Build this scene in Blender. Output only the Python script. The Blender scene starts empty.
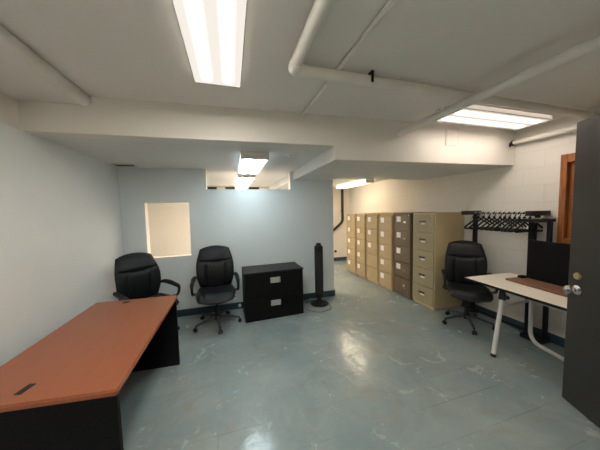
import bpy, bmesh, math, random
from mathutils import Vector, Matrix
random.seed(4)
scn = bpy.context.scene
C = scn.collection
PI = math.pi

# ------------------------------------------------------------------ camera
H = 1.6
YAW, PITCH, ROLL = 0.28523, -0.06665, -0.02222
cy, sy, cp, sp, cr, sr = math.cos(YAW), math.sin(YAW), math.cos(PITCH), math.sin(PITCH), math.cos(ROLL), math.sin(ROLL)
f_ = Vector((sy*cp, cy*cp, sp)); r_ = Vector((cy, -sy, 0)); u_ = r_.cross(f_)
r2 = cr*r_ + sr*u_; u2 = -sr*r_ + cr*u_
cam_d = bpy.data.cameras.new('camera'); cam = bpy.data.objects.new('camera', cam_d); C.objects.link(cam)
cam_d.sensor_width = 36; cam_d.lens = 233.9/600*36; cam_d.clip_start = 0.02
cam.matrix_world = Matrix(((r2.x, u2.x, -f_.x, 0), (r2.y, u2.y, -f_.y, 0), (r2.z, u2.z, -f_.z, H), (0, 0, 0, 1)))
scn.camera = cam

# ------------------------------------------------------------------ world, exposure, lamp strengths
w = bpy.data.worlds.new('world'); scn.world = w; w.use_nodes = True
w.node_tree.nodes['Background'].inputs[0].default_value = (0.6, 0.65, 0.7, 1)
w.node_tree.nodes['Background'].inputs[1].default_value = 0.05
vs = scn.view_settings
vs.view_transform = 'Standard'; vs.look = 'None'; vs.gamma = 1; vs.use_curve_mapping = False; vs.exposure = 1.15
L_MAIN, L_WARM, L_COOL, L_BACK, L_HALL = 50.0, 12.0, 9.0, 70.0, 19.0

# ------------------------------------------------------------------ materials
def mat(name, col, rough=0.6, metal=0.0, noise=0.0, nscale=8.0, bump=0.0, bscale=60.0, spec=None, coat=0.0):
    m = bpy.data.materials.new(name); m.use_nodes = True
    nt = m.node_tree; b = nt.nodes['Principled BSDF']
    b.inputs['Roughness'].default_value = rough; b.inputs['Metallic'].default_value = metal
    if spec is not None: b.inputs['Specular IOR Level'].default_value = spec
    if coat: b.inputs['Coat Weight'].default_value = coat
    tc = nt.nodes.new('ShaderNodeTexCoord')
    n = nt.nodes.new('ShaderNodeTexNoise'); n.inputs['Scale'].default_value = nscale; n.inputs['Detail'].default_value = 5
    nt.links.new(tc.outputs['Object'], n.inputs['Vector'])
    r = nt.nodes.new('ShaderNodeValToRGB')
    k = noise
    r.color_ramp.elements[0].position = .3; r.color_ramp.elements[1].position = .7
    r.color_ramp.elements[0].color = tuple(c*(1-k) for c in col)+(1,)
    r.color_ramp.elements[1].color = tuple(min(1, c*(1+k)) for c in col)+(1,)
    nt.links.new(n.outputs['Fac'], r.inputs[0]); nt.links.new(r.outputs[0], b.inputs['Base Color'])
    if bump:
        n2 = nt.nodes.new('ShaderNodeTexNoise'); n2.inputs['Scale'].default_value = bscale; n2.inputs['Detail'].default_value = 4
        nt.links.new(tc.outputs['Object'], n2.inputs['Vector'])
        bp = nt.nodes.new('ShaderNodeBump'); bp.inputs['Strength'].default_value = bump; bp.inputs['Distance'].default_value = 0.01
        nt.links.new(n2.outputs['Fac'], bp.inputs['Height']); nt.links.new(bp.outputs[0], b.inputs['Normal'])
    return m

M = {}
M['wall_cool'] = mat('wall_cool_paint', (0.765, 0.825, 0.835), 0.55, noise=.02, nscale=2, bump=.05)
M['wall_left'] = mat('wall_left_paint', (0.80, 0.82, 0.81), 0.55, noise=.02, nscale=2, bump=.05)
M['wall_beige'] = mat('beige_paint', (0.76, 0.73, 0.675), 0.6, noise=.02, nscale=2, bump=.05)
M['wall_warm'] = mat('warm_cream_paint', (0.86, 0.79, 0.69), 0.6, noise=.02, nscale=2)
M['ceiling'] = mat('ceiling_paint', (0.82, 0.79, 0.745), 0.65, noise=.03, nscale=1.5, bump=.05)
M['ceiling_cool'] = mat('alcove_ceiling_paint', (0.72, 0.72, 0.70), 0.65, noise=.03, nscale=1.5)
M['pipe'] = mat('pipe_paint', (0.80, 0.77, 0.71), 0.45, noise=.04, nscale=6)
M['base'] = mat('blue_baseboard_paint', (0.035, 0.065, 0.085), 0.4, noise=.15, nscale=6)
M['black_leather'] = mat('black_leather', (0.008, 0.009, 0.011), 0.42, noise=.2, nscale=20, bump=.25, bscale=160, spec=.32)
M['black_plastic'] = mat('black_plastic', (0.008, 0.008, 0.009), 0.45, noise=.1, spec=.35)
M['grey_plastic'] = mat('charcoal_plastic', (0.05, 0.05, 0.055), 0.5, noise=.1)
M['black_metal'] = mat('black_metal', (0.007, 0.007, 0.008), 0.4, noise=.1, spec=.35)
M['black_lam'] = mat('black_laminate', (0.006, 0.006, 0.0065), 0.6, noise=.4, nscale=90, spec=.14)
M['chrome'] = mat('chrome', (0.75, 0.75, 0.76), 0.18, 1.0)
M['brass'] = mat('brass', (0.55, 0.48, 0.28), 0.3, 1.0)
M['paper'] = mat('paper', (0.88, 0.86, 0.82), 0.8, noise=.04, nscale=40)
M['card'] = mat('cardboard', (0.62, 0.45, 0.22), 0.8, noise=.1, nscale=10)
M['tan'] = mat('tan_steel', (0.43, 0.32, 0.17), 0.45, noise=.05, nscale=4)
M['khaki'] = mat('khaki_steel', (0.36, 0.31, 0.185), 0.45, noise=.05, nscale=4)
M['khaki_side'] = mat('cream_tan_steel', (0.52, 0.42, 0.24), 0.45, noise=.04, nscale=4)
M['brown'] = mat('brown_steel', (0.135, 0.095, 0.055), 0.45, noise=.06, nscale=4)
M['seam'] = mat('drawer_gap', (0.05, 0.035, 0.02), 0.8)
M['white_met'] = mat('white_enamel', (0.72, 0.70, 0.66), 0.4, noise=.03)
M['cream_top'] = mat('cream_laminate', (0.88, 0.82, 0.70), 0.5, noise=.02)
M['grey_tube'] = mat('grey_painted_tube', (0.72, 0.71, 0.67), 0.4, noise=.05)
M['door'] = mat('dark_grey_door_paint', (0.032, 0.031, 0.028), 0.5, noise=.08, nscale=3, bump=.04)
M['fixture'] = mat('fixture_enamel', (0.66, 0.62, 0.57), 0.5)
M['dark_brown'] = mat('dark_brown_pipe_paint', (0.035, 0.018, 0.012), 0.5)
M['glass'] = mat('frosted_window_glass', (0.55, 0.62, 0.55), 0.25, noise=.1, nscale=3)
M['dark_hole'] = mat('dark_vent', (0.06, 0.05, 0.045), 0.8)

def wood(name, c0, c1, rough, scale, stretch):
    m = bpy.data.materials.new(name); m.use_nodes = True
    nt = m.node_tree; b = nt.nodes['Principled BSDF']; b.inputs['Roughness'].default_value = rough
    tc = nt.nodes.new('ShaderNodeTexCoord'); mp = nt.nodes.new('ShaderNodeMapping'); mp.inputs['Scale'].default_value = stretch
    n = nt.nodes.new('ShaderNodeTexNoise'); n.inputs['Scale'].default_value = scale; n.inputs['Detail'].default_value = 8; n.inputs['Distortion'].default_value = .6
    r = nt.nodes.new('ShaderNodeValToRGB'); r.color_ramp.elements[0].color = c0+(1,); r.color_ramp.elements[1].color = c1+(1,)
    r.color_ramp.elements[0].position = .3; r.color_ramp.elements[1].position = .7
    for a, bb in ((tc.outputs['Object'], mp.inputs[0]), (mp.outputs[0], n.inputs['Vector']), (n.outputs['Fac'], r.inputs[0]), (r.outputs[0], b.inputs['Base Color'])): nt.links.new(a, bb)
    return m
M['cherry'] = wood('cherry_laminate', (0.31, 0.095, 0.040), (0.345, 0.108, 0.047), 0.38, 5, (14, 1.2, 8))
M['brown_board'] = wood('brown_laminate', (0.20, 0.095, 0.055), (0.27, 0.13, 0.08), 0.5, 5, (14, 1.2, 8))
M['orange_wood'] = wood('varnished_wood', (0.24, 0.075, 0.015), (0.46, 0.17, 0.045), 0.3, 5, (12, 12, 1))

def block_wall():
    m = bpy.data.materials.new('painted_concrete_block'); m.use_nodes = True
    nt = m.node_tree; b = nt.nodes['Principled BSDF']; b.inputs['Roughness'].default_value = .5
    tc = nt.nodes.new('ShaderNodeTexCoord'); mp = nt.nodes.new('ShaderNodeMapping')
    mp.inputs['Rotation'].default_value = (0, 0, 0)
    sx = nt.nodes.new('ShaderNodeSeparateXYZ'); cx = nt.nodes.new('ShaderNodeCombineXYZ')
    nt.links.new(tc.outputs['Object'], sx.inputs[0]); nt.links.new(sx.outputs['Y'], cx.inputs['X']); nt.links.new(sx.outputs['Z'], cx.inputs['Y'])
    br = nt.nodes.new('ShaderNodeTexBrick'); br.inputs['Scale'].default_value = 1
    br.inputs['Brick Width'].default_value = .406; br.inputs['Row Height'].default_value = .203
    br.inputs['Mortar Size'].default_value = .006; br.inputs['Mortar Smooth'].default_value = .6
    br.inputs['Color1'].default_value = (0.80, 0.77, 0.71, 1); br.inputs['Color2'].default_value = (0.79, 0.76, 0.70, 1); br.inputs['Mortar'].default_value = (0.75, 0.72, 0.66, 1)
    nt.links.new(cx.outputs[0], br.inputs['Vector']); nt.links.new(br.outputs['Color'], b.inputs['Base Color'])
    bp = nt.nodes.new('ShaderNodeBump'); bp.inputs['Strength'].default_value = .35; bp.inputs['Distance'].default_value = .004; bp.invert = True
    nt.links.new(br.outputs['Fac'], bp.inputs['Height']); nt.links.new(bp.outputs[0], b.inputs['Normal'])
    return m
M['block'] = block_wall()

def floor_mat():
    m = bpy.data.materials.new('painted_floor'); m.use_nodes = True
    nt = m.node_tree; N = nt.nodes; Lk = nt.links.new; b = N['Principled BSDF']; b.inputs['Specular IOR Level'].default_value = .9
    tc = N.new('ShaderNodeTexCoord')
    def noise(sc, det=6, dist=0.0, rough=.55):
        n = N.new('ShaderNodeTexNoise'); n.inputs['Scale'].default_value = sc; n.inputs['Detail'].default_value = det
        n.inputs['Distortion'].default_value = dist; n.inputs['Roughness'].default_value = rough
        Lk(tc.outputs['Object'], n.inputs['Vector']); return n
    def ramp(src, stops):
        r = N.new('ShaderNodeValToRGB'); e = r.color_ramp.elements
        e[0].position, e[0].color = stops[0][0], stops[0][1]+(1,)
        e[1].position, e[1].color = stops[-1][0], stops[-1][1]+(1,)
        for p, c in stops[1:-1]:
            k = e.new(p); k.color = c+(1,)
        Lk(src, r.inputs[0]); return r
    def mix(fac, a, c):
        x = N.new('ShaderNodeMix'); x.data_type = 'RGBA'
        Lk(fac, x.inputs['Factor']) if not isinstance(fac, float) else setattr(x.inputs['Factor'], 'default_value', fac)
        Lk(a, x.inputs['A'])
        if isinstance(c, tuple): x.inputs['B'].default_value = c+(1,)
        else: Lk(c, x.inputs['B'])
        return x.outputs['Result']
    base = ramp(noise(1.3, 6, .4).outputs['Fac'], [(.3, (0.245, 0.32, 0.335)), (.5, (0.285, 0.36, 0.37)), (.72, (0.35, 0.41, 0.405))])
    g = (0, 0, 0); wh = (1, 1, 1)
    worn = ramp(noise(2.6, 12, .8, .75).outputs['Fac'], [(.44, g), (.85, (.7, .7, .7))])
    c1 = mix(worn.outputs[0], base.outputs[0], (0.46, 0.48, 0.44))
    brn = ramp(noise(1.7, 8, 2.5, .6).outputs['Fac'], [(.50, g), (.85, (.8, .8, .8))])
    c2 = mix(brn.outputs[0], c1, (0.31, 0.29, 0.21))
    # seams
    br = N.new('ShaderNodeTexBrick'); br.inputs['Scale'].default_value = 1
    br.inputs['Brick Width'].default_value = 1.83; br.inputs['Row Height'].default_value = .265
    br.inputs['Mortar Size'].default_value = .003; br.inputs['Mortar Smooth'].default_value = .4
    mp = N.new('ShaderNodeMapping'); mp.inputs['Location'].default_value = (.15, -.09, 0)
    Lk(tc.outputs['Object'], mp.inputs[0]); Lk(mp.outputs[0], br.inputs['Vector'])
    fade = ramp(noise(1.1, 3).outputs['Fac'], [(.40, g), (.66, (.6, .6, .6))])
    mm = N.new('ShaderNodeMath'); mm.operation = 'MULTIPLY'; Lk(br.outputs['Fac'], mm.inputs[0]); Lk(fade.outputs[0], mm.inputs[1])
    c3 = mix(mm.outputs[0], c2, (0.13, 0.125, 0.10))
    Lk(c3, b.inputs['Base Color'])
    rr = ramp(noise(3.5, 12, 1.0, .72).outputs['Fac'], [(.40, (.10, .10, .10)), (.64, (.30, .30, .30))])
    Lk(rr.outputs[0], b.inputs['Roughness'])
    bp = N.new('ShaderNodeBump'); bp.inputs['Strength'].default_value = .4; bp.inputs['Distance'].default_value = .010
    Lk(noise(6, 6, 1.0, .55).outputs['Fac'], bp.inputs['Height'])
    bp2 = N.new('ShaderNodeBump'); bp2.inputs['Strength'].default_value = .2; bp2.inputs['Distance'].default_value = .004; bp2.invert = True
    Lk(mm.outputs[0], bp2.inputs['Height']); Lk(bp.outputs[0], bp2.inputs['Normal']); Lk(bp2.outputs[0], b.inputs['Normal'])
    return m
M['floor'] = floor_mat()

def lamp_mat(name, col, strength, axis='X', width=0.3, tubes=2, base=0.016, power=4.0, length=1.2):
    """a lens lit from inside by fluorescent tubes: brighter along each tube"""
    m = bpy.data.materials.new(name); m.use_nodes = True
    nt = m.node_tree; N = nt.nodes; Lk = nt.links.new
    for n in list(N): N.remove(n)
    out = N.new('ShaderNodeOutputMaterial'); em = N.new('ShaderNodeEmission'); em.inputs[0].default_value = col+(1,)
    tc = N.new('ShaderNodeTexCoord'); s = N.new('ShaderNodeSeparateXYZ'); Lk(tc.outputs['Object'], s.inputs[0])
    a = N.new('ShaderNodeMath'); a.operation = 'MULTIPLY'; a.inputs[1].default_value = 2*PI*tubes/width
    Lk(s.outputs[axis], a.inputs[0])
    c = N.new('ShaderNodeMath'); c.operation = 'COSINE'; Lk(a.outputs[0], c.inputs[0])
    k = N.new('ShaderNodeMapRange'); k.inputs['From Min'].default_value = -1; k.inputs['From Max'].default_value = 1
    k.inputs['To Min'].default_value = 1 if tubes % 2 == 0 else 0; k.inputs['To Max'].default_value = 0 if tubes % 2 == 0 else 1
    pw = N.new('ShaderNodeMath'); pw.operation = 'POWER'; pw.inputs[1].default_value = power
    mr = N.new('ShaderNodeMapRange'); mr.inputs['To Min'].default_value = strength*base; mr.inputs['To Max'].default_value = strength
    ab = N.new('ShaderNodeMath'); ab.operation = 'ABSOLUTE'; Lk(s.outputs['Y' if axis == 'X' else 'X'], ab.inputs[0])
    en = N.new('ShaderNodeMapRange'); en.interpolation_type = 'SMOOTHSTEP'; en.inputs['From Min'].default_value = length/2-.10; en.inputs['From Max'].default_value = length/2-.015
    en.inputs['To Min'].default_value = 1; en.inputs['To Max'].default_value = 0; Lk(ab.outputs[0], en.inputs['Value'])
    mu = N.new('ShaderNodeMath'); mu.operation = 'MULTIPLY'; Lk(pw.outputs[0], mu.inputs[0]); Lk(en.outputs[0], mu.inputs[1])
    Lk(c.outputs[0], k.inputs['Value']); Lk(k.outputs[0], pw.inputs[0]); Lk(mu.outputs[0], mr.inputs['Value']); Lk(mr.outputs[0], em.inputs[1]); Lk(em.outputs[0], out.inputs[0])
    return m
M['lamp1'] = lamp_mat('lens_neutral', (1.0, 0.93, 0.83), L_MAIN, 'X', .27, base=.0085, power=7.0)
M['lamp3'] = lamp_mat('lens_warm', (1.0, 0.86, 0.74), L_WARM, 'Y', .29, base=.03, power=2.5)
M['lamp2'] = lamp_mat('lens_cool', (0.80, 0.95, 1.0), L_COOL, 'X', .27, base=.10, power=1.0)
M['lamp2b'] = lamp_mat('lens_back', (1.0, 0.85, 0.71), L_BACK, 'X', .27, base=.03, power=3, length=1.12)
M['lamp4'] = lamp_mat('lens_hall', (1.0, 0.80, 0.55), L_HALL, 'X', .2, 1, base=.06)

SIDE = {'lamp1': .010, 'lamp3': .02, 'lamp2': .07, 'lamp2b': .02, 'lamp4': .15}
for k_, c_, st_ in (('lamp1', (1.0, 0.90, 0.76), L_MAIN), ('lamp3', (1.0, 0.83, 0.68), L_WARM), ('lamp2', (0.80, 0.95, 1.0), L_COOL), ('lamp2b', (1.0, 0.85, 0.71), L_BACK), ('lamp4', (1.0, 0.80, 0.55), L_HALL)):
    m_ = bpy.data.materials.new(k_+'_side'); m_.use_nodes = True; b_ = m_.node_tree.nodes['Principled BSDF']
    b_.inputs['Emission Color'].default_value = c_+(1,); b_.inputs['Emission Strength'].default_value = st_*SIDE[k_]; b_.inputs['Roughness'].default_value = .4
    M[k_+'_side'] = m_

# ------------------------------------------------------------------ mesh helpers
def box(bm, x0, x1, y0, y1, z0, z1, bev=0.0, seg=2, mtx=None):
    r = bmesh.ops.create_cube(bm, size=1.0)
    vs_ = r['verts']
    for v in vs_:
        v.co = Vector(((x0+x1)/2+v.co.x*(x1-x0), (y0+y1)/2+v.co.y*(y1-y0), (z0+z1)/2+v.co.z*(z1-z0)))
    if bev:
        es = list({e for v in vs_ for e in v.link_edges})
        rr = bmesh.ops.bevel(bm, geom=es, offset=bev, segments=seg, affect='EDGES', profile=.5)
        vs_ = list({v for v in rr['verts']} | {v for v in vs_ if v.is_valid})
    if mtx is not None:
        for v in vs_: v.co = mtx @ v.co
    return vs_

def tube(bm, pts, rad, seg=12, flat=1.0, up=None, caps=True):
    """sweep a circle (or oval) along pts; rad a number or list"""
    pts = [Vector(p) for p in pts]; n = len(pts)
    rads = rad if isinstance(rad, (list, tuple)) else [rad]*n
    rings = []; prev = Vector(up) if up else None
    for i, p in enumerate(pts):
        t = (pts[min(i+1, n-1)]-pts[max(i-1, 0)]).normalized()
        if prev is None:
            prev = Vector((0, 0, 1)) if abs(t.z) < .9 else Vector((1, 0, 0))
        a = (prev-t*prev.dot(t))
        if a.length < 1e-5: a = t.orthogonal()
        a.normalize(); b = t.cross(a); prev = a
        rings.append([bm.verts.new(p+rads[i]*(a*math.cos(2*PI*k/seg)*flat+b*math.sin(2*PI*k/seg))) for k in range(seg)])
    for i in range(n-1):
        for k in range(seg):
            bm.faces.new((rings[i][k], rings[i][(k+1) % seg], rings[i+1][(k+1) % seg], rings[i+1][k]))
    if caps:
        bm.faces.new(rings[0][::-1]); bm.faces.new(rings[-1])

def arc_path(pts, r=.05, seg=6):
    """round the corners of a polyline"""
    pts = [Vector(p) for p in pts]; out = [pts[0]]
    for i in range(1, len(pts)-1):
        a, b, c = pts[i-1], pts[i], pts[i+1]
        d1 = (a-b); d2 = (c-b); k = min(r, d1.length*.45, d2.length*.45)
        p0 = b+d1.normalized()*k; p2 = b+d2.normalized()*k
        for s in range(seg+1):
            t = s/seg; out.append((1-t)**2*p0+2*t*(1-t)*b+t*t*p2)
    out.append(pts[-1]); return out

def lathe(bm, prof, seg=24, mtx=None):
    rings = []
    for (r, z) in prof:
        ring = []
        for k in range(seg):
            v = Vector((r*math.cos(2*PI*k/seg), r*math.sin(2*PI*k/seg), z))
            ring.append(bm.verts.new(mtx @ v if mtx is not None else v))
        rings.append(ring)
    for i in range(len(rings)-1):
        for k in range(seg):
            bm.faces.new((rings[i][k], rings[i][(k+1) % seg], rings[i+1][(k+1) % seg], rings[i+1][k]))
    bm.faces.new(rings[0][::-1]); bm.faces.new(rings[-1])

def prism(bm, poly, z0, z1):
    a = [bm.verts.new((x, y, z0)) for x, y in poly]; b = [bm.verts.new((x, y, z1)) for x, y in poly]
    n = len(poly)
    bm.faces.new(a[::-1]); bm.faces.new(b)
    for i in range(n): bm.faces.new((a[i], a[(i+1) % n], b[(i+1) % n], b[i]))

def obj(name, bm, m, parent=None, smooth=False, label=None):
    bmesh.ops.recalc_face_normals(bm, faces=bm.faces[:])
    me = bpy.data.meshes.new(name); bm.to_mesh(me); bm.free()
    if smooth:
        for p in me.polygons: p.use_smooth = True
        try: me.set_sharp_from_angle(angle=math.radians(38))
        except Exception: pass
    me.materials.append(M[m] if isinstance(m, str) else m)
    o = bpy.data.objects.new(name, me); C.objects.link(o)
    if parent is not None: o.parent = parent
    if label: o['label'] = label
    return o

def B(*boxes, bev=0.0):
    bm = bmesh.new()
    for b in boxes: box(bm, *b, bev=bev)
    return bm
def T(*args, **kw):
    bm = bmesh.new(); tube(bm, *args, **kw); return bm
def LA(*args, **kw):
    bm = bmesh.new(); lathe(bm, *args, **kw); return bm

def struct(name, bm, m, parent=None, label=None, **kw):
    o = obj(name, bm, m, parent, **kw)
    if parent is None:
        o['kind'] = 'structure'
    if label: o['label'] = label
    return o
def tag(o, label, cat, group=None):
    o['label'] = label; o['category'] = cat
    if group: o['group'] = group
    return o
def thing(name, label, cat, loc=(0, 0, 0), rz=0.0, group=None):
    o = bpy.data.objects.new(name, None); C.objects.link(o); o.empty_display_size = .1
    o.location = loc; o.rotation_euler = (0, 0, rz); return tag(o, label, cat, group)
def dup(root, loc, rz, label):
    r = root.copy(); C.objects.link(r); r.location = loc; r.rotation_euler = (0, 0, rz); r['label'] = label
    for ch in list(root.children):
        c = ch.copy(); C.objects.link(c); c.parent = r
        for g in list(ch.children):
            d = g.copy(); C.objects.link(d); d.parent = c
    return r

# ------------------------------------------------------------------ the room
XL, XR, YW, YB, YF, YE, YK = -1.49, 3.5, 3.88, 2.25, -1.2, 6.5, -1.9
PT = .12
ZM, ZA, ZS = 2.535, 2.24, 2.10      # main ceiling, alcove ceiling, low soffit
XBL = -2.7
struct('floor', B((XL-.15, XR+.15, YK-.12, YW+PT, -.1, 0), (XBL-.1, XR+.15, YW+PT, YE+.12, -.1, 0)), 'floor', label='blue-grey painted concrete floor, worn and glossy')
struct('wall_back_left', B((XBL-.1, XBL, YW+PT, YE+.12, 0, ZA), (XBL-.1, XL-.15, YW, YW+PT, 0, ZA)), 'wall_warm')
struct('wall_left', B((XL-.15, XL, YK-.12, YW+PT, 0, ZA)), 'wall_left', label='smooth pale left wall')
struct('trim_1', B((XL-.15, XL-.012, YK-.12, 2.40, ZA, 2.75)), 'wall_beige', label='beige upper band of the left wall above the ledge line')
# right wall with a window opening
WY0, WY1, WZ0, WZ1 = .75, 1.685, 1.15, 2.13
struct('wall_right', B((XR, XR+.15, WY1, YE+.12, 0, 2.75), (XR, XR+.15, .2, WY0, 0, 2.75), (XR, XR+.15, WY0, WY1, 0, WZ0), (XR, XR+.15, WY0, WY1, WZ1, 2.75)), 'block', label='cream painted concrete block right wall')
# entry corner: front wall beside the doorway, doorway wall, wall behind the camera
struct('wall_front', B((2.12, XR, .2, .3, 0, 2.75)), 'wall_warm')
struct('wall_doorway', B((2.12, 2.22, YK, -.62, 0, 2.75), (2.12, 2.22, -.62, .2, 2.22, 2.75)), 'wall_warm')
struct('wall_entrance', B((XL, 2.22, YK-.12, YK, 0, 2.75)), 'wall_warm')
struct('wall_corridor', B((3.1, 3.2, YK, .2, 0, 2.75)), 'wall_warm')
# partition with a pass-through and a high cut-out
OX0, OX1, OZ0, OZ1 = -1.195, -.605, .925, 1.748
CX0, CX1, CZ0 = -.352, .985, 1.935
PX1 = 1.765
struct('wall_back', B((XL, OX0, YW, YW+PT, 0, ZA), (OX1, CX0, YW, YW+PT, 0, ZA), (OX0, OX1, YW, YW+PT, 0, OZ0), (OX0, OX1, YW, YW+PT, OZ1, ZA),
                      (CX0, CX1, YW, YW+PT, 0, CZ0), (CX1, PX1, YW, YW+PT, 0, ZA)), 'wall_cool', label='pale blue-grey partition wall with a square pass-through and a cut-out at the ceiling')
# reveals of the two openings
def beam_y(x): return 2.27-.04*x
bm = B((OX0, OX0+.006, YW-.004, YW+PT, OZ0, OZ1), (OX1-.006, OX1, YW-.004, YW+PT, OZ0, OZ1), (OX0, OX1, YW-.004, YW+PT, OZ0, OZ0+.008), (OX0, OX1, YW-.004, YW+PT, OZ1-.006, OZ1))
struct('trim_2', bm, 'wall_warm', label='cream reveal of the square pass-through')
struct('wall_far', B((XBL, XR, YE, YE+.12, 0, 2.75)), 'wall_warm', label='cream wall at the far end of the back room')
struct('trim_4', B((CX0, CX0+.006, YW-.003, YW+PT, CZ0, ZA), (CX1-.006, CX1, YW-.003, YW+PT, CZ0, ZA), (CX0, CX1, YW-.003, YW+PT, CZ0, CZ0+.006)), 'wall_warm', label='edge of the cut-out at the ceiling')
# ceilings
struct('ceiling', B((-1.08, XR+.15, YK-.12, 2.40, ZM, 2.75)), 'ceiling', label='main ceiling painted greige')
struct('ceiling_left', B((XL-.012, -1.08, YK-.12, 2.40, 2.465, 2.75)), 'ceiling', label='slightly lower ceiling strip along the left wall')
bm = bmesh.new(); prism(bm, [(XL-.012, beam_y(XL)), (XR, beam_y(XR)), (XR, 2.45), (XL-.012, 2.45)], ZA, 2.75)
prism(bm, [(1.04, beam_y(1.04)), (XR, beam_y(XR)), (XR, 2.45), (1.04, 2.45)], ZS, ZA)
struct('trim_3', bm, 'wall_beige', label='beige beam face crossing the room')
struct('ceiling_alcove', B((XL, XR, 2.45, YW+PT, ZA, 2.75), (XBL-.1, XR, YW+PT, YE, ZA, 2.75)), 'ceiling_cool', label='lower ceiling behind the beam')
struct('ceiling_soffit', B((1.04, XR, 2.45, 3.6, ZS, ZA), (1.04, 1.70, 3.6, YE, ZS, ZA)), 'ceiling_cool', label='lowest soffit box above the cabinets and the partition end')
# baseboards
bh, bt = .105, .014
struct('baseboard_back', B((XL, PX1, YW-bt, YW, 0, bh), (PX1, PX1+bt, YW-bt, YW+PT, 0, bh)), 'base')
struct('baseboard_right', B((XR-bt, XR, .3, YE, 0, bh)), 'base')
struct('baseboard_left', B((XL, XL+bt, YK, YW-bt, 0, bh)), 'base')
struct('baseboard_far', B((XBL, XR-bt, YE-bt, YE, 0, bh)), 'base')

# wooden window in the right wall
wf = thing('window_1', '', '', (0, 0, 0)); del wf['category']; wf['kind'] = 'structure'; wf['label'] = 'varnished orange wood window behind the open door'
x0, x1 = XR-.02, XR+.10
struct('window_frame', B((x0, x1, WY1-.055, WY1, WZ0, WZ1), (x0, x1, WY0, WY0+.09, WZ0, WZ1), (x0, x1, WY0+.09, WY1-.055, WZ1-.09, WZ1), (x0, x1, WY0+.09, WY1-.055, WZ0, WZ0+.07), bev=.004), 'orange_wood', wf)
struct('sash', B((x0+.05, x1-.02, WY1-.10, WY1-.055, WZ0+.07, WZ1-.09), (x0+.05, x1-.02, WY0+.09, WY0+.135, WZ0+.07, WZ1-.09), (x0+.05, x1-.02, WY0+.135, WY1-.10, WZ1-.135, WZ1-.09), (x0+.05, x1-.02, WY0+.135, WY1-.10, WZ0+.07, WZ0+.115), bev=.003), 'orange_wood', wf)
struct('sill', B((XR-.06, x1, WY0-.02, WY1+.02, WZ0-.03, WZ0), bev=.004), 'orange_wood', wf)
struct('pane', B((x0+.075, x0+.083, WY0+.13, WY1-.095, WZ0+.11, WZ1-.13)), 'glass', wf)

# open door
DA = Vector((2.555, 1.155, 0)); DD = Vector((-.128, -.265, 0)).normalized()
DW = .9; ang = math.atan2(DD.y, DD.x)
door = thing('door_1', '', '', (DA.x, DA.y, 0), ang); del door['category']; door['kind'] = 'structure'; door['label'] = 'dark grey steel door standing open at the right'
# local: x runs from the latch edge to the hinge; camera side is local -y
struct('door_leaf', B((0, DW, 0, .045, .012, 2.215), bev=.002), 'door', door)
def knob(bm, ysign, z, x):
    mt = Matrix.Translation((x, 0 if ysign < 0 else .045, z)) @ Matrix.Rotation(PI/2*(1 if ysign < 0 else -1), 4, 'X')
    lathe(bm, [(.036, 0), (.036, .007), (.016, .013), (.015, .032), (.029, .043), (.035, .056), (.031, .070), (.013, .077)], 24, mt)
bm = bmesh.new(); knob(bm, -1, .937, .078); obj('door_knob', bm, 'chrome', door, True, 'chrome knob on the near face')
bm = bmesh.new(); knob(bm, 1, .937, .078); obj('door_knob', bm, 'chrome', door, True, 'chrome knob on the far face')
bm = bmesh.new(); lathe(bm, [(.027, 0), (.027, .008), (.022, .016), (.010, .017)], 24, Matrix.Translation((.078, 0, 1.045)) @ Matrix.Rotation(PI/2, 4, 'X')); obj('deadbolt', bm, 'brass', door, True, 'brass deadbolt cylinder')
obj('latch_plate', B((-.002, 0, .010, .035, .89, .985)), 'chrome', door, label='metal latch plate on the door edge')
for z in (.3, 1.1, 1.9): obj('hinge', T([(DW+.006, .05, z-.05), (DW+.006, .05, z+.05)], .008), 'chrome', door, True)

# ------------------------------------------------------------------ ceiling lights
def light(name, label, x0, x1, y0, y1, z0, z1, lens, frame=.014, group=None):
    """surface fixture: shallow housing with rails and end caps, lens on the underside, glowing lens sides"""
    t = thing(name, label, 'ceiling light', ((x0+x1)/2, (y0+y1)/2, z1), 0, group)
    hx, hy, h = (x1-x0)/2, (y1-y0)/2, z1-z0
    f = frame; r = .012
    rails = [(-hx+f, hx-f, -hy+f, hy-f, -r, 0)]
    if hy > hx:
        rails += [(-hx, hx, -hy, -hy+f, -h, 0), (-hx, hx, hy-f, hy, -h, 0)]
        rails += [(-hx, -hx+f, -hy+f, hy-f, -r, 0), (hx-f, hx, -hy+f, hy-f, -r, 0), (-hx, -hx+.006, -hy+f, hy-f, -h, -h+.008), (hx-.006, hx, -hy+f, hy-f, -h, -h+.008)]
        sides = [(-hx+.001, -hx+.005, -hy+f, hy-f, -h+.009, -r-.001), (hx-.005, hx-.001, -hy+f, hy-f, -h+.009, -r-.001)]
        lensb = (-hx+.006, hx-.006, -hy+f, hy-f, -h+.001, -h+.008)
    else:
        rails += [(-hx, -hx+f, -hy, hy, -h, 0), (hx-f, hx, -hy, hy, -h, 0)]
        rails += [(-hx+f, hx-f, -hy, -hy+f, -r, 0), (-hx+f, hx-f, hy-f, hy, -r, 0), (-hx+f, hx-f, -hy, -hy+.006, -h, -h+.008), (-hx+f, hx-f, hy-.006, hy, -h, -h+.008)]
        sides = [(-hx+f, hx-f, -hy+.001, -hy+.005, -h+.009, -r-.001), (-hx+f, hx-f, hy-.005, hy-.001, -h+.009, -r-.001)]
        lensb = (-hx+f, hx-f, -hy+.006, hy-.006, -h+.001, -h+.008)
    obj('housing', B(*rails), 'fixture', t)
    obj('diffuser', B(lensb), lens, t)
    obj('side_lens', B(*sides), lens+'_side', t)
    return t
light('ceiling_light', 'long two-tube ceiling light nearest the camera, neutral white', -.205, .105, .55, 1.80, 2.482, ZM, 'lamp1')
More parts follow.
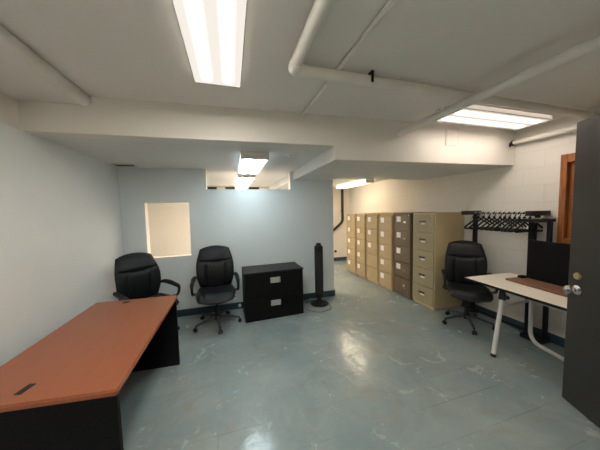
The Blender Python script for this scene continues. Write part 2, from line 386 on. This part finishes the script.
light('ceiling_light', 'assumed ceiling light out of view behind the camera, added to light the near wall and floor', -.205, .105, -1.45, -.20, 2.482, ZM, 'lamp1')  # assumed fixture, unseen: added to brighten the near left wall, desk and floor
light('ceiling_light', 'two-tube ceiling light in front of the beam, above the coat rack side', 2.02, 3.28, 1.665, 1.985, 2.478, ZM, 'lamp3')
light('ceiling_light', 'cool white ceiling light hung just in front of the partition', .125, .43, 2.63, 3.72, 2.160, ZA, 'lamp2')
light('ceiling_light', 'ceiling light seen first through the cut-out over the partition', .125, .43, 4.10, 5.25, 2.160, ZA, 'lamp2b')
light('ceiling_light', 'farthest ceiling light seen through the cut-out over the partition', .125, .43, 5.30, 6.42, 2.160, ZA, 'lamp2b')
light('ceiling_light', 'narrow ceiling light over the far tan cabinets in the hall', 2.86, 3.06, 4.55, 6.05, 2.150, ZA, 'lamp4')

# ------------------------------------------------------------------ pipes on the ceiling
t = thing('ceiling_pipe', 'white insulated pipe with an elbow running along the ceiling to the right wall', 'pipe', (0.41, 1.47, 2.475))
bm = bmesh.new(); tube(bm, arc_path([(0.02, -2.6, 0), (0, 0, 0), (3.07, 0.02, 0)], .06, 8), .036, 16); obj('pipe_run', bm, 'pipe', t, True)
bm = bmesh.new(); tube(bm, arc_path([(0.001, -.09, 0), (0, 0, 0), (.09, 0, 0)], .06, 8), .041, 16); obj('elbow', bm, 'pipe', t, True)
obj('pipe_clamp', B((.535, .553, -.040, -.034, -.025, .05), (.535, .553, -.040, .0, .036, .05)), 'black_metal', t, label='small black pipe clamp')
t = thing('ceiling_pipe', 'straight pipe running from the right foreground to the beam below the other pipe', 'pipe', (1.80, 2.20, 2.402))
obj('pipe_run', T([(0, -3.4, 0), (0, 0, 0)], .033, 16), 'pipe', t, True)
obj('junction_plate', B((-.045, .035, -.60, -.52, .02, .036), bev=.003), 'pipe', t)
obj('screw', LA([(.012, 0), (.012, .006), (.006, .009)], 12, Matrix.Translation((-.045, -.56, .03)) @ Matrix.Rotation(PI, 4, 'X')), 'chrome', t, True)
tag(obj('ceiling_pipe', T([(-1.08, YK, 2.500), (-1.08, 2.31, 2.500)], .050, 20), 'pipe', smooth=True), 'thick pipe along the ceiling at the upper left', 'pipe')
tag(obj('conduit', T([(.71, 2.24, 2.516), (.76, YK, 2.516)], .014, 10), 'pipe', smooth=True), 'thin painted conduit on the ceiling between the two pipes', 'conduit')
t = thing('wall_pipe', 'painted pipe high on the block wall right of the beam', 'pipe', (3.43, 2.135, 2.372))
obj('pipe_run', T([(0, 0, 0), (-.03, -1.9, -.02)], .026, 16), 'pipe', t, True)
bm = bmesh.new(); tube(bm, [(0, -.03, 0), (0, -.012, 0)], .034, 16); tube(bm, arc_path([(0, -.02, 0), (-.05, -.02, 0), (-.05, -.02, -.05)], .03), .010, 8)
obj('pipe_collar', bm, 'black_metal', t, True, 'black bracket where the pipe meets the beam')
obj('pipe_strap', T([(-.006, -.30, 0), (-.0065, -.325, 0)], .031, 16), 'pipe', t, True)
obj('pipe_strap', T([(-.011, -.74, -.008), (-.0115, -.765, -.008)], .031, 16), 'pipe', t, True)
yp = beam_y(2.51)-.001
tag(obj('access_panel', B((2.415, 2.425, yp-.006, yp+.006, 2.30, 2.50), (2.595, 2.605, yp-.006, yp+.006, 2.30, 2.50), (2.425, 2.595, yp-.006, yp+.006, 2.30, 2.31), (2.425, 2.595, yp-.006, yp+.006, 2.49, 2.50), (2.427, 2.593, yp-.003, yp+.006, 2.312, 2.488)), 'wall_beige'), 'small square access panel painted over on the beam face', 'panel')
t = thing('smoke_detector', 'small round white detector on the low ceiling beside the cool light', 'detector', (.67, 2.70, ZA))
obj('base_plate', LA([(.055, 0), (.055, -.012), (.05, -.016)], 24), 'white_met', t, True)
obj('sensor_head', LA([(.034, -.016), (.032, -.045), (.02, -.052)], 24), 'white_met', t, True)
t = thing('ceiling_vent', 'small slotted vent in the ceiling corner above the pass-through', 'vent', (-1.32, 3.66, ZA))
obj('vent_frame', B((-.13, .13, -.07, -.055, -.012, 0), (-.13, .13, .055, .07, -.012, 0), (-.13, -.115, -.055, .055, -.012, 0), (.115, .13, -.055, .055, -.012, 0)), 'fixture', t)
obj('louver', B(*[(-.115, .115, -.05+.025*k, -.04+.025*k, -.009, 0) for k in range(5)]), 'dark_hole', t)
for k, (a, b, s) in enumerate(((-.59, -.33, 'left'), (-.12, .15, 'middle'), (.49, .76, 'right'))):
    tag(obj('wall_vent', B((a, b, YE-.03, YE, 2.155, 2.225), bev=.004), 'dark_hole'), 'dark slot high on the far wall seen through the cut-out, %s of three' % s, 'vent', 'dark slots on the far wall')

# ------------------------------------------------------------------ handrail on the far wall of the hall
t = thing('drain_pipe', 'dark brown pipe bending down across the far hall wall', 'pipe', (3.23, YE-.075, 0))
obj('pipe_run', T(arc_path([(0, 0, 2.235), (0, 0, 1.20), (-.42, 0, .86)], .1), .038, 14), 'dark_brown', t, True)
obj('wall_bracket', B((-.02, .02, .03, .06, 1.5, 1.56)), 'dark_brown', t)
tag(obj('doorstop', B((2.98, 3.04, YE-.05, YE, .27, .33), bev=.01), 'black_plastic'), 'small black box low on the far hall wall', 'box')

# ------------------------------------------------------------------ file cabinets
def cabinet(name, label, y0, y1, xf, ht, mface, mside, cards, style):
    """front faces -x"""
    wdt = y1-y0-.006; dep = XR-.02-xf
    t = thing(name, label, 'filing cabinet', (xf, (y0+y1)/2, 0), 0, 'filing cabinets along the block wall')
    hw = wdt/2
    obj('body', B((.018, dep, -hw, hw, .03, ht), (.03, dep-.02, -hw+.02, hw-.02, 0, .03), bev=.003), mside, t)
    n = 5; z0 = .055; dh = (ht-.02-z0)/n
    for k in range(n):
        a, b = z0+dh*k+.004, z0+dh*(k+1)-.004
        d = obj('drawer', B((0, .022, -hw+.014, hw-.014, a, b), bev=.003), mface, t)
        zc = (a+b)/2
        row = n-1-k   # 0 = top
        if style == 'khaki':
            obj('handle', B((-.016, 0, -.055, .055, zc+.028, zc+.040), (-.020, -.013, -.055, .055, zc+.016, zc+.040), bev=.002), 'grey_plastic', d)
            obj('card_holder', B((-.004, 0, -.045, .030, zc-.018, zc+.010), bev=.001), 'paper', d, label='pale metal card holder')
        elif style == 'brown':
            obj('handle', B((-.018, 0, -.115, -.055, zc+.0, zc+.014), (-.020, -.014, -.115, -.055, zc-.012, zc+.014), bev=.002), 'chrome', d, label='small bright metal pull')
        else:
            obj('handle', B((-.012, 0, -.075, -.03, zc-.01, zc+.01), bev=.002), 'khaki_side', d)
        if cards[row] == 1:
            s = .052
            obj('paper_label', B((-.003, 0, .035, .035+2*s, zc-.0, zc+1.9*s)), 'paper', d, label='white paper label')
        elif cards[row] == 2:
            obj('round_label', LA([(.035, 0), (.035, .003)], 20, Matrix.Translation((0, -.06, zc)) @ Matrix.Rotation(-PI/2, 4, 'Y')), 'khaki_side', d, label='round yellowed sticker')
    obj('lock', LA([(.010, 0), (.010, .006)], 14, Matrix.Translation((0, -hw+.05, ht-.045)) @ Matrix.Rotation(-PI/2, 4, 'Y')), 'chrome', t, True)
    return t
cabinet('filing_cabinet', 'khaki five-drawer filing cabinet nearest the camera, no paper labels, beside the office chair', 2.765, 3.215, 2.90, 1.500, 'khaki', 'khaki_side', [0]*5, 'khaki')
cabinet('filing_cabinet', 'dark brown five-drawer filing cabinet with four white labels and a round sticker', 3.225, 3.660, 2.885, 1.500, 'brown', 'brown', [1, 1, 1, 1, 2], 'brown')
cabinet('filing_cabinet', 'tan filing cabinet with five white labels touching the dark brown one', 3.670, 4.090, 2.86, 1.462, 'tan', 'tan', [1]*5, 'tan')
cabinet('filing_cabinet', 'tan filing cabinet with labels on only its top three drawers', 4.095, 4.530, 2.845, 1.462, 'tan', 'tan', [1, 1, 1, 0, 0], 'tan')
cabinet('filing_cabinet', 'tan filing cabinet second from the far end of the row', 4.535, 4.935, 2.83, 1.462, 'tan', 'tan', [1]*5, 'tan')
cabinet('filing_cabinet', 'tan filing cabinet at the far end of the row', 4.940, 5.400, 2.815, 1.462, 'tan', 'tan', [1]*5, 'tan')
tag(obj('cardboard_sheet', B((2.93, 3.4, 3.72, 4.66, 1.4625, 1.485), bev=.002), 'card'), 'flat light brown board lying on top of the tan cabinets', 'board')

# ------------------------------------------------------------------ lateral file cabinet (black)
t = thing('lateral_cabinet', 'low black two-drawer lateral file cabinet against the partition', 'filing cabinet', (.58, 3.325, 0), math.radians(2.2))
w2, dp, ht = .435, .46, .715
obj('body', B((-w2, w2, .02, dp, .0, ht-.018), bev=.003), 'black_lam', t)
obj('top', B((-w2-.004, w2+.004, -.004, dp+.004, ht-.018, ht), bev=.004), 'black_metal', t)
for z0, z1 in ((.36, .69), (.03, .352)):
    d = obj('drawer', B((-w2+.006, w2-.006, 0, .022, z0, z1), bev=.003), 'black_lam', t)
    zc = z1-.105
    obj('handle', B((-.075, .075, -.010, 0, zc-.042, zc-.034), (-.075, .075, -.010, 0, zc+.034, zc+.042), (-.075, -.067, -.010, 0, zc-.034, zc+.034), (.067, .075, -.010, 0, zc-.034, zc+.034), (-.067, .067, -.004, 0, zc-.034, zc+.034), bev=.0015), 'chrome', d, label='silver recessed pull with a label card')

# ------------------------------------------------------------------ desk
desk = thing('desk', 'large desk with a cherry wood top on black end pedestals at the left wall', 'desk', (-.935, 2.0, 0))
def P(x, y): return (x+.95, y-2.0)
poly = [P(-.588, 1.306), P(-.587, 2.668), P(-1.315, 2.712), P(-1.335, 1.385)]
bm = bmesh.new(); prism(bm, poly, .703, .735)
bmesh.ops.bevel(bm, geom=bm.edges[:], offset=.006, segments=3, affect='EDGES'); obj('tabletop', bm, 'cherry', desk)
bm = bmesh.new(); prism(bm, [P(-.598, 1.325), P(-.598, 1.352), P(-1.315, 1.432), P(-1.315, 1.405)], 0, .702); obj('end_panel', bm, 'black_lam', desk, label='black end panel nearest the camera')
bm = bmesh.new(); prism(bm, [P(-.597, 2.652), P(-.597, 2.625), P(-1.30, 2.665), P(-1.30, 2.692)], 0, .702); obj('end_panel', bm, 'black_lam', desk, label='black end panel by the office chair')
obj('modesty_panel', B((-1.235+.95, -1.215+.95, 1.43-2, 2.66-2, .02, .702)), 'black_lam', desk)
bm = bmesh.new(); mt = Matrix.Translation((-1.035+.95, 1.458-2, .7365)) @ Matrix.Rotation(math.radians(76), 4, 'Z')
box(bm, -.036, .036, -.016, .016, -.002, .001, mtx=mt)
obj('cable_grommet', bm, 'black_plastic', desk, label='black cable slot near the front of the top')
obj('cable_grommet', LA([(.026, -.002), (.026, .001)], 20, Matrix.Translation((-1.03+.95, 2.617-2, .7365)) @ Matrix.Scale(1.2, 4, (1, 0, 0))), 'black_plastic', desk, True, label='black oval cable hole at the far end of the top')

# ------------------------------------------------------------------ office chair
def squircle(u, v):
    return u*math.sqrt(1-v*v/2), v*math.sqrt(1-u*u/2)
def padded(nx, ny, place, k=.55):
    """closed cushion: place(a, b, side) -> Vector for a,b in the unit disc-like square, side +1 front, -1 back"""
    bm = bmesh.new(); g = {}
    for s in (1, -1):
        for i in range(nx+1):
            for j in range(ny+1):
                u = -1+2*i/nx; v = -1+2*j/ny
                edge = i in (0, nx) or j in (0, ny)
                if s == -1 and edge: g[s, i, j] = g[1, i, j]; continue
                a, b = squircle(u, v); a = u*(1-k)+a*k; b = v*(1-k)+b*k
                d = max(0, 1-max(abs(u), abs(v))**6)**.5
                g[s, i, j] = bm.verts.new(place(a, b, s, d))
    for s in (1, -1):
        for i in range(nx):
            for j in range(ny):
                q = [g[s, i, j], g[s, i+1, j], g[s, i+1, j+1], g[s, i, j+1]]
                try: bm.faces.new(q if s == 1 else q[::-1])
                except ValueError: pass
    return bm
def sm(x, a, b):
    t = min(1, max(0, (x-a)/(b-a))); return t*t*(3-2*t)

def make_chair(label):
    t = thing('office_chair', label, 'chair', (0, 0, 0), 0, 'black office chairs')
    # front of the chair is local -y
    def back(a, b, s, d):
        zc, hh = .775, .325
        z = zc+b*hh
        wdt = .262*(1-.09*sm(b, .1, 1)-.06*sm(-b, .3, 1))
        x = a*wdt
        lean = .05+.10*(z-.47)+.10*max(0, z-.47)**2-.03*math.cos(b*PI*.8)
        y = .17+lean+.06*(1-a*a)*0 - .03*abs(a)**2*1.2
        if s > 0:
            th = .045*d
            gro = math.exp(-((b-(.34+.13*a*a-.06))/.05)**2)*.020*(abs(a) < .86)      # seam under the head pad
            if b < .3: gro += math.exp(-((abs(a)-.50)/.05)**2)*.016*sm(b, .34, .2)
            th += .020*sm(b, .34, .42)*(1-a*a)*d
            y -= th-gro*d
        else: y += .045*d
        return Vector((x, y, z))
    obj('backrest', padded(36, 36, back, .45), 'black_leather', t, True)
    def seat(a, b, s, d):
        x = a*.262; y = -.06+b*.25*-1
        z = .475-.035*sm(-(-b), .55, 1)*1+.012*math.cos(a*PI)*-1
        if s > 0:
            z += .055*d-.012*math.exp(-((abs(a)-.62)/.07)**2)*d
        else: z -= .045*d
        return Vector((x, y, z))
    obj('seat', padded(26, 26, seat, .45), 'black_leather', t, True)
    for s in (-1, 1):
        pts = arc_path([(s*.235, .10, .43), (s*.285, .08, .45), (s*.292, -.15, .52), (s*.292, -.20, .645), (s*.292, .02, .672), (s*.285, .17, .67), (s*.235, .25, .64)], .06, 5)
        n = len(pts); rad = [.017+.013*math.sin(PI*min(1, max(0, (i/n-.45)/.5))) for i in range(n)]
        obj('armrest', T(pts, rad, 12), 'black_plastic', t, True)
    bm = bmesh.new(); box(bm, -.16, .16, -.17, .16, .405, .428, .006); box(bm, -.07, .07, -.09, .09, .37, .405, .006); box(bm, -.035, .035, .09, .24, .385, .405, .004)
    tube(bm, [(0, .22, .395), (0, .285, .50), (0, .30, .72)], [.022, .02, .018], 8)
    tube(bm, [(.06, -.02, .39), (.26, -.04, .385)], .006, 8)
    obj('seat_mechanism', bm, 'black_plastic', t)
    obj('gas_lift', LA([(.028, .10), (.028, .25), (.020, .252), (.014, .255), (.014, .385)], 16), 'black_metal', t, True)
    obj('hub', LA([(.045, .085), (.048, .10), (.045, .145), (.03, .155)], 18), 'black_plastic', t, True)
    for k in range(5):
        a = 2*PI*k/5-PI/2+.12; c, s = math.cos(a), math.sin(a)
        lg = obj('leg', T([(c*.03, s*.03, .122), (c*.16, s*.16, .108), (c*.295, s*.295, .078)], [.028, .022, .016], 10, .7), 'grey_plastic', t, True)
        bm = bmesh.new(); cx, cyy = c*.30, s*.30; px, py = -s, c
        for q in (-1, 1):
            mt = Matrix.Translation((cx+px*q*.006+c*.01, cyy+py*q*.006+s*.01, .0265)) @ Matrix.Rotation(a, 4, 'Z') @ Matrix.Rotation(-PI/2*q, 4, 'X')
            lathe(bm, [(.026, 0), (.0262, .010), (.022, .018), (.01, .020)], 18, mt)
        tube(bm, [(cx, cyy, .04), (cx, cyy, .085)], .008, 8)
        obj('caster', bm, 'black_plastic', lg, True)
    return t
ch = make_chair('black office chair rolled up to the partition left of the black cabinet')
ch.location = (-.245, 3.44, 0); ch.scale = (1, 1, .98); ch.rotation_euler = (0, 0, math.radians(3))
dup(ch, (-1.03, 3.28, 0), math.radians(42), 'black office chair behind the cherry desk in the far left corner')
c3 = dup(ch, (3.0, 2.32, 0), math.radians(-43), 'black office chair between the khaki cabinet and the cream table'); c3.scale = (.94, .94, 1.0)

# ------------------------------------------------------------------ tower fan
t = thing('tower_fan', 'slim black tower fan on a round base at the partition end', 'fan', (1.375, 3.62, 0), math.radians(-20))
obj('base', LA([(.150, 0), (.152, .010), (.140, .022), (.05, .034), (.04, .06)], 36), 'black_plastic', t, True)
obj('neck', LA([(.035, .055), (.032, .13)], 20), 'black_plastic', t, True)
bm = bmesh.new(); prof = [(.066, .12), (.070, .14), (.070, .96), (.066, .985), (.05, .995)]
lathe(bm, prof, 28, Matrix.Scale(.92, 4, (0, 1, 0))); obj('tower', bm, 'black_metal', t, True)
bm = bmesh.new()
for k in range(9): x = -.04+.01*k; box(bm, x-.0018, x+.0018, -.078+abs(x)*.35, -.05, .20, .88)
obj('grille', bm, 'grey_plastic', t)
obj('control_panel', LA([(.040, .995), (.042, 1.025), (.032, 1.035)], 24), 'black_plastic', t, True)
cord = T(arc_path([(1.53, 3.60, .006), (1.50, 3.36, .006), (1.25, 3.28, .006), (1.09, 3.45, .006), (1.12, 3.72, .006), (1.30, 3.80, .006)], .1, 8), .0045, 8)
tag(obj('power_cord', cord, 'grey_plastic', smooth=True), 'thin dark cord looping over the floor around the fan base', 'cord')
tag(obj('outlet_plate', B((.055, .10, YW-bt-.012, YW-bt, .03, .085), bev=.002), 'chrome'), 'small shiny outlet plate on the baseboard by the black cabinet', 'outlet')

# ------------------------------------------------------------------ cream folding table at the right
t = thing('folding_table', 'cream topped table on pale tube legs beside the open door', 'table', (2.65, 2.085, 0), math.radians(-93.5))
# local x runs along the table towards the camera, local y towards the wall
TL, TW = 1.45, .69
obj('tabletop', B((0, TL, 0, TW, .722, .748), bev=.002), 'cream_top', t)
obj('edge_band', B((-.003, TL, -.003, 0, .722, .745), (-.003, 0, 0, TW, .722, .745)), 'black_plastic', t, label='dark edge strip')
def W(x, y, z):  # world point -> table local
    a = math.radians(93.5); dx, dy = x-2.65, y-2.085
    return (dx*math.cos(a)-dy*math.sin(a), dx*math.sin(a)+dy*math.cos(a), z)
foot = Vector(W(2.602, 1.714, .012)); top = Vector(W(2.74, 1.735, .62)); dv = (top-foot).normalized()
leg = obj('leg', T([foot, top], .021, 14), 'grey_tube', t, True)
obj('rubber_foot', T([foot-dv*.010, foot+dv*.02], .024, 14), 'black_plastic', leg, True)
bm = bmesh.new(); tube(bm, [top-dv*.03, top+dv*.035], .032, 12); p = Vector(W(2.74, 1.735, .64)); box(bm, p.x-.02, p.x+.02, p.y-.02, p.y+.02, .60, .722, .003)
tube(bm, [p+Vector((0, 0, -.01)), p+Vector((.06, .0, -.01))], .018, 12)
obj('tilt_bracket', bm, 'black_metal', leg)
leg = obj('leg', T(arc_path([W(3.275, 1.775, .722), W(3.255, 1.76, .03), W(3.15, 1.36, .025), W(3.10, .82, .025), W(3.2, .74, .722)], .12, 8), .021, 14), 'grey_tube', t, True, 'curved tube leg running along the floor')
obj('stretcher', T([W(2.75, 1.735, .52), W(3.265, 1.775, .50)], .016, 10), 'grey_tube', t, True)
obj('stretcher', T([W(3.265, 1.77, .50), W(3.2, .76, .50)], .016, 10), 'grey_tube', t, True)
foot2 = Vector(W(2.52, .86, .012)); top2 = Vector(W(2.66, .80, .722))
leg = obj('leg', T([foot2, top2], .021, 14), 'grey_tube', t, True)

# black screen with a brown base board lying on the table
t = thing('desk_screen', 'upright black panel on a brown board standing on the cream table', 'screen', (3.19, 1.80, .7485), math.radians(-97))
# local x towards the camera, local y towards the wall
obj('base_board', B((-.02, 1.0, -.235, .035, 0, .022), bev=.002), 'brown_board', t, label='brown laminate board')
obj('panel', B((.02, .98, .0, .028, .0225, .455), bev=.003), 'black_lam', t)
obj('support_foot', B((-.02, .03, -.075, -.001, .0225, .045), bev=.002), 'black_lam', t)

# ------------------------------------------------------------------ coat rack
YLF = 2.545
rk = thing('coat_rack', 'black metal coat rack standing along the block wall', 'coat rack', (3.33, 2.14, 0))
yl, yr = .405, -.36
obj('end_frame', B((.06, .105, yl-.022, yl+.022, .05, 1.44), (.05, .12, yl-.025, yl+.025, 1.42, 1.445), (-.06, .155, yl-.03, yl+.03, 0, .05), bev=.004), 'black_metal', rk, label='black left end frame')
obj('end_frame', B((.035, .095, yr+.05, yr+.105, .05, 1.42), (.06, .105, yr-.085, yr-.05, .05, 1.42), (-.12, .14, yr-.09, yr+.11, 1.40, 1.435), (-.03, .145, yr-.09, yr+.11, 0, .05), bev=.004), 'black_metal', rk, label='black right end frame with two posts')
obj('top_cap', B((-.15, .15, yl-.035, yl+.035, 1.47, 1.525), (.06, .10, yl-.02, yl+.02, 1.445, 1.47), bev=.004), 'black_metal', rk)
obj('top_cap', B((-.15, .15, yr-.035, yr+.035, 1.47, 1.525), (-.02, .02, yr-.02, yr+.02, 1.445, 1.47), bev=.004), 'black_metal', rk)
obj('hanging_rail', T([(0, yl, 1.497), (0, yr, 1.497)], .011, 12), 'chrome', rk, True, 'chrome hanging rail')
obj('lower_bar', T([(0, yl, .10), (0, yr, .10)], .014, 12), 'black_metal', rk, True)

def hanger_mesh():
    bm = bmesh.new(); r = .0075
    # hangs from the rail: origin at the rail axis, lies in the xz plane
    tube(bm, [(.0185*math.cos(a), 0, .0195*math.sin(a)) for a in [PI*1.15-PI*1.25*k/10 for k in range(11)]] + [(.012, 0, -.022), (0, 0, -.035), (0, 0, -.07)], .0055, 8)
    box(bm, -.014, .014, -.008, .008, -.075, -.035, .004)
    tube(bm, arc_path([(0, 0, -.060), (-.10, 0, -.115), (-.20, 0, -.185), (-.195, 0, -.205), (0, 0, -.20), (.195, 0, -.205), (.20, 0, -.185), (.10, 0, -.115), (0, 0, -.060)], .02, 4), r, 8, 1.6)
    return bm
ys = [2.445, 2.375, 2.305, 2.235, 2.165, 2.115, 2.06, 2.005, 1.955, 1.905, 1.852]
ords = ['first', 'second', 'third', 'fourth', 'fifth', 'sixth', 'seventh', 'eighth', 'ninth', 'tenth', 'last']
h0 = obj('coat_hanger', hanger_mesh(), 'black_plastic', smooth=True)
for k, y in enumerate(ys):
    o = h0 if k == 0 else h0.copy()
    if k: C.objects.link(o)
    o.location = (3.33, y, 1.4895); o.rotation_euler = (random.uniform(-.05, .05), 0, -.16+random.uniform(-.06, .06))
    tag(o, 'black plastic coat hanger on the rack rail, %s from the filing cabinets' % ords[k] if k < 10 else 'black plastic coat hanger on the rack rail, closest to the open door', 'coat hanger', 'coat hangers on the rack')
